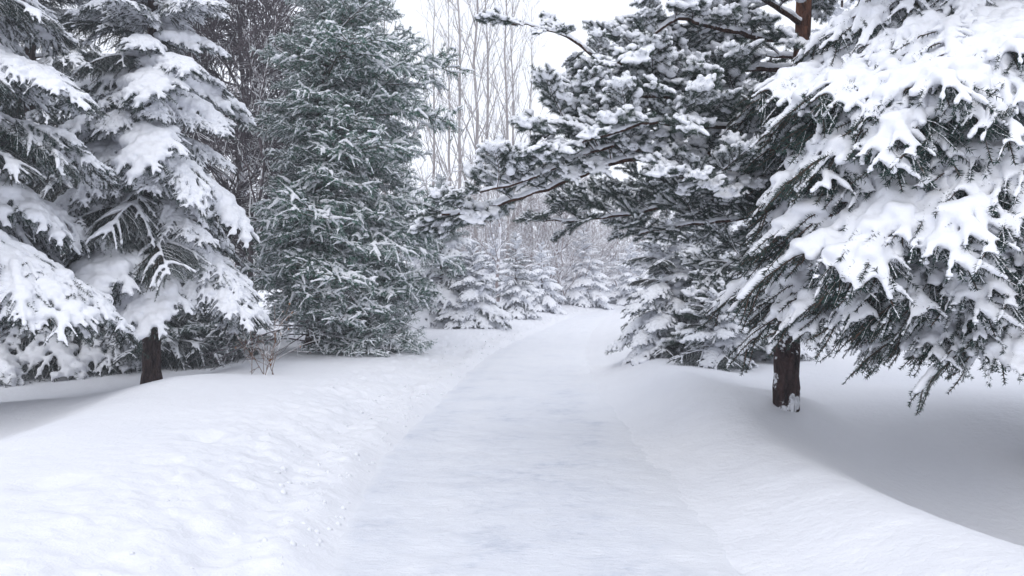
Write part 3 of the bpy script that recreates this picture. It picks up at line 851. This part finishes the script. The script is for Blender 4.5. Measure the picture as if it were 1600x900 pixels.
limb([(1252, 70, D), (1140, 50, D - .7), (1060, 25, D - 1.1), (1000, 70, D - 1.3), (945, 110, D - 1.5)], 0.05, 0.012, 0.15, PINE, (0.45, 0.75))
limb([(1248, 200, D), (1120, 200, D - 1.0), (1010, 190, D - 1.7), (930, 215, D - 2.0), (870, 240, D - 2.0)], 0.05, 0.012, 0.14, PINE, (0.5, 0.75))
limb([(1240, 300, D), (1120, 310, D + .3), (1010, 330, D + .5), (920, 345, D + .5), (850, 345, D + .4)], 0.045, 0.010, 0.13, PINE_LITE, (0.5, 0.85))
limb([(1240, 320, D), (1150, 345, D - .3), (1070, 350, D - .3), (1000, 365, D - .3)], 0.04, 0.010, 0.13, PINE_LITE, (0.5, 0.8))
limb([(1244, 270, D), (1180, 275, D - .8), (1110, 275, D - 1.5), (1060, 275, D - 1.9)], 0.04, 0.012, 0.15, PINE, (0.45, 0.65))
limb([(1245, 250, D), (1120, 270, D + .8), (1000, 290, D + 1.2), (900, 320, D + 1.3)], 0.04, 0.012, 0.13, PINE_LITE, (0.55, 0.9))
limb([(1252, 90, D), (1160, 80, D + .8), (1060, 90, D + 1.3), (980, 120, D + 1.5)], 0.04, 0.012, 0.14, PINE_LITE, (0.55, 0.9))
limb([(1250, 180, D), (1150, 180, D + .7), (1050, 200, D + 1.2), (950, 230, D + 1.3)], 0.04, 0.012, 0.13, PINE_LITE, (0.55, 0.9))
limb([(1255, 40, D), (1180, -10, D - .5), (1100, -30, D - 1.0), (1040, -10, D - 1.2)], 0.05, 0.012, 0.15, PINE, (0.5, 0.8))
limb([(1240, 340, D), (1200, 360, D - .6), (1160, 400, D - .9), (1130, 420, D - 1.0)], 0.035, 0.010, 0.15, PINE_LITE, (0.45, 0.65))
limb([(1253, 100, D), (1330, 112, D + .4), (1420, 90, D + .8), (1500, 60, D + 1.2)], 0.045, 0.012, 0.2, PINE_LITE, (0.5, 0.8))
limb([(1256, 0, D), (1330, -60, D + .4), (1420, -110, D + .8)], 0.045, 0.012, 0.2, PINE, (0.5, 0.8))
limb([(1258, -60, D), (1170, -130, D - .3), (1080, -160, D - .8), (1000, -150, D - 1.0)], 0.045, 0.012, 0.18, PINE, (0.5, 0.8))

# snow bushes and young trees behind the pine foot
def young(name, px, py, H, RB, label, protos, n, seed, tilt=(-28, 40), pw=0.7, dark=None, droop=0.3):
    b = hit(px, py)
    return conifer(name, label, b, H, RB, protos, n, z0=0.12, trunk_r=0.05, seed=seed, tilt=tilt, pw=pw, dark=dark, droop=droop)
young("spruce_tree", 1042, 555, 2.75, 0.95, "dark young spruce with thick snow pads at the right verge", FAT, 60, 71, dark=(0.25, SPRUCE_DARK))
young("spruce_tree", 1120, 573, 1.15, 0.62, "low rounded spruce bush under the pine, nearest its plastered foot", FAT, 36, 72, tilt=(-20, 50), dark=(0.3, SPRUCE_DARK))
young("pine_tree", 1125, 562, 2.5, 0.9, "young pine with puffs of snow between the dark spruce and the big pine", PINE, 60, 73, tilt=(0, 60), droop=0.1)
young("spruce_tree", 1195, 560, 2.0, 0.7, "snow-covered young spruce directly behind the foot of the big pine", FAT + SPRUCE_MID, 50, 74)
for i, (x, y, H, RB, lb) in enumerate([(5.6, 21, 9.5, 2.4, "tall shadowy spruce behind the pine crown, right of the path"),
                                       (9.4, 24, 11, 2.8, "dusky spruce standing beyond the white clearing on the right"),
                                       (13.6, 22, 11, 2.8, "spruce at the far right edge beyond the huge near spruce")]):
    conifer("spruce_tree", lb, Vector((x, y, float(gz(x, y)))), H, RB, FAR + SPRUCE_MID[:1], 90, z0=0.7, trunk_r=0.14, seed=80 + i, tilt=(-22, 40), dark=(0.2, SPRUCE_DARK))

# ================================================================== TALL BARE POPLARS
GP = "tall bare poplars behind the bend"
pop = []
for k in range(3):
    pop.append(bare_tree("poplar_tree", "x", Vector((0, 0, 0)), 21, 0.12, 24, 'poplar', 90 + k, group=GP, blen=0.17, ang=(18, 38), depth=2,
                         up=0.35, z0=0.18, nchild=(2, 4), minr=0.008, top=0.5, wig=0.05, jit=0.0025))
pos = [(678, 42, 0.80, "leftmost short poplar, close against the fir's tip"), (717, 40, 0.95, "poplar with a pale straight stem rising just right of the fir"),
       (746, 41, 1.05, "tallest straight grey poplar of the bare cluster"), (762, 44, 1.0, "thin poplar close beside the tallest one"),
       (792, 43, 0.95, "poplar whose top passes behind the pine's outstretched twig"), (800, 47, 0.9, "slender leaning poplar left of the pine crown"),
       (702, 50, 0.95, "faint poplar farther back between the fir and the pale straight stem"), (830, 50, 0.85, "faint poplar farthest right, brushing the pine crown"),
       (600, 46, 0.95, "poplar whose top twigs show above the right shoulder of the fir"), (560, 50, 0.98, "faint poplar behind the fir's top")]
for i, (px, d, sc, lb) in enumerate(pos):
    x = (px - 800) / FPX * d
    L = Vector((x, d, float(gz(x, d)) - 0.1))
    if i < 3:
        o = pop[i]; o.location = L; o['label'] = lb; o.scale = (sc,) * 3; o.rotation_euler.z = i * 2.1
    else: reuse(pop[i % 3], L, lb, GP, i * 1.7, sc)

# ================================================================== BACKGROUND WOOD
GB = "bare trees of the hazy wood beyond the bend"
LBW = "hazy brownish bare tree in the wood beyond the bend"
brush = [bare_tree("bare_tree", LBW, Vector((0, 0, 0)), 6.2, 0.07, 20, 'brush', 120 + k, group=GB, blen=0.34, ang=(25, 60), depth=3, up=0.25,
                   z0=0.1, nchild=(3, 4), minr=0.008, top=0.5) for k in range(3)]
rb_ = random.Random(5); n_ = 0
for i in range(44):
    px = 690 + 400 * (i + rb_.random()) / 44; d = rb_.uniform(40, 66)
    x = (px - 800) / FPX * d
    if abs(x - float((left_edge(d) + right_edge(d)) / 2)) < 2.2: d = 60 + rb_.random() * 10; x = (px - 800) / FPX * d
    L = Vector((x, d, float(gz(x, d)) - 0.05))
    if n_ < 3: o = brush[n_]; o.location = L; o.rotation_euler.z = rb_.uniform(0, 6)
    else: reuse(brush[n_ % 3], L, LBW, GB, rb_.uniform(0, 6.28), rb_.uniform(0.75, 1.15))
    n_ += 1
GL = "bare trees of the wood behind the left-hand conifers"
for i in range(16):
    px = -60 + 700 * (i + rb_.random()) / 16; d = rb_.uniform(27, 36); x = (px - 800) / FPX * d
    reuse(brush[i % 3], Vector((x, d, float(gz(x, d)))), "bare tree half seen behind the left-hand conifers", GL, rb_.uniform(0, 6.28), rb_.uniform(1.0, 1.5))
GS = "frosted spruces at the edge of the far wood"
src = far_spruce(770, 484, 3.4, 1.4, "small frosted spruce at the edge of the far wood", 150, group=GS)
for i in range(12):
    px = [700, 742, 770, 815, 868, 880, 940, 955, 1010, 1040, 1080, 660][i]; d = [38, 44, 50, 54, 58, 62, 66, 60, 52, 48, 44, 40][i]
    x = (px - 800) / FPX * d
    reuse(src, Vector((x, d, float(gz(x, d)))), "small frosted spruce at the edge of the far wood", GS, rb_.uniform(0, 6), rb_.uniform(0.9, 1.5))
# a pair of straight grey stems inside the far wood
o = bare_tree("bare_tree", "straight dark stem with snowy side limbs left of the end spruce", P(873, 480, 44), 9.0, 0.14, 18, 'brush', 160,
              blen=0.3, ang=(45, 75), depth=3, up=0.1, z0=0.2, minr=0.008)
o.location.z = float(gz(o.location.x, o.location.y)) - 0.05
o = bare_tree("bare_tree", "forked bare tree with long snow-lined limbs seen under the pine's tip", P(778, 490, 34), 6.8, 0.09, 16, 'brush', 161,
              blen=0.36, ang=(40, 75), depth=3, up=0.15, z0=0.25, minr=0.007)
o.location.z = float(gz(o.location.x, o.location.y)) - 0.05

# ================================================================== SHRUBS, DEAD TWIGS
b = hit(405, 585)
rs_ = random.Random(170)
sh = empty("shrub", b, "thin reddish leafless shrub poking out of the snow left of the fir", "shrub")
for i in range(8):
    g = Geo(); a = rs_.uniform(0, 6.28)
    grow(g, (rs_.uniform(-.22, .22), rs_.uniform(-.15, .15), -0.05), (math.cos(a) * 0.35, math.sin(a) * 0.3, 1), rs_.uniform(0.4, 0.8), 0.006, 2, rs_, 0, 0.1,
         (2, 4), 0.6, (20, 50), 0.0, 0.0035, 0.14)
    me = g.mesh("stem", [M['shrub']]); st = link("stem", me, sh)
    if i % 3 == 0:
        gl = Geo()
        for _ in range(10):
            p = np.array(me.vertices[rs_.randrange(len(me.vertices))].co); w = np.array([rs_.gauss(0, .012) for _ in range(3)]); h = np.array([rs_.gauss(0, .01), rs_.gauss(0, .01), -0.03])
            m_ = p + h * 0.5
            gl.add([p, m_ + w, p + h, m_ - w], None, [(0, 1, 2, 3)])
        tag(link("leaves", gl.mesh("leaves", [M['leaf']]), st), kind='stuff')
b = hit(490, 552); b.y -= 0.1
dt = empty("dead_branches", b, "tangle of bare dead branches lying round the fir's foot", "brushwood")
for i in range(16):
    g = Geo(); a = rs_.uniform(0, 6.28) if i % 2 else rs_.choice((0, math.pi)) + rs_.uniform(-.5, .5)
    grow(g, (math.cos(a) * 0.15, math.sin(a) * 0.15, rs_.uniform(0.15, 0.6)), (math.cos(a), math.sin(a), 0.05), rs_.uniform(0.8, 1.7), 0.018, 2, rs_, 0, -0.05,
         (2, 4), 0.6, (20, 45), 0.15, 0.006, 0.12)
    link("branch", g.mesh("branch", [M['purple']]), dt)

# crumbs thrown up on the left bank when the path was cleared
gc = Geo(); nc = 1500
cy = 3.2 + 22 * rng.random(nc) ** 1.6
cu = 0.02 + np.abs(rng.normal(size=nc)) * 0.45
cx = left_edge(cy) - cu
cr = 0.004 + 0.030 * rng.random(nc) ** 5
cz = gz(cx, cy) - cr * 0.1
oct_ = np.array([(1, 0, 0), (-1, 0, 0), (0, 1, 0), (0, -1, 0), (0, 0, 1), (0, 0, -1)], float)
of = np.array([(0, 2, 4), (2, 1, 4), (1, 3, 4), (3, 0, 4), (2, 0, 5), (1, 2, 5), (3, 1, 5), (0, 3, 5)])
V = np.stack([cx, cy, cz], -1)[:, None] + oct_[None] * cr[:, None, None] * (0.6 + 0.7 * rng.random((nc, 6, 1)))
gc.add(V.reshape(-1, 3), (of[None] + (np.arange(nc) * 6)[:, None, None]).reshape(-1, 3))
tag(link("snow_crumbs", gc.mesh("snow_crumbs", [M['snow']])), "loose crumbs of snow scattered along the left bank of the path", "snow", kind='stuff')

# ================================================================== HAZE
hz = Geo()
x0, x1, y0, y1, z0_, z1_ = -125, 125, -14, 195, -2.0, 26.0
hv = [(x, y, z) for z in (z0_, z1_) for y in (y0, y1) for x in (x0, x1)]
hz.add(hv, None, [(0, 2, 3, 1), (4, 5, 7, 6), (0, 1, 5, 4), (2, 6, 7, 3), (0, 4, 6, 2), (1, 3, 7, 5)])
hm = bpy.data.materials.new("haze_air"); hm.use_nodes = True
hn = hm.node_tree.nodes; hn.clear()
pv = hn.new('ShaderNodeVolumePrincipled')
pv.inputs['Color'].default_value = (0.93, 0.95, 1.0, 1)
pv.inputs['Density'].default_value = 0.0020
ho = hn.new('ShaderNodeOutputMaterial'); hm.node_tree.links.new(pv.outputs[0], ho.inputs['Volume'])
tag(link("haze", hz.mesh("haze", [hm], False)), kind='stuff')
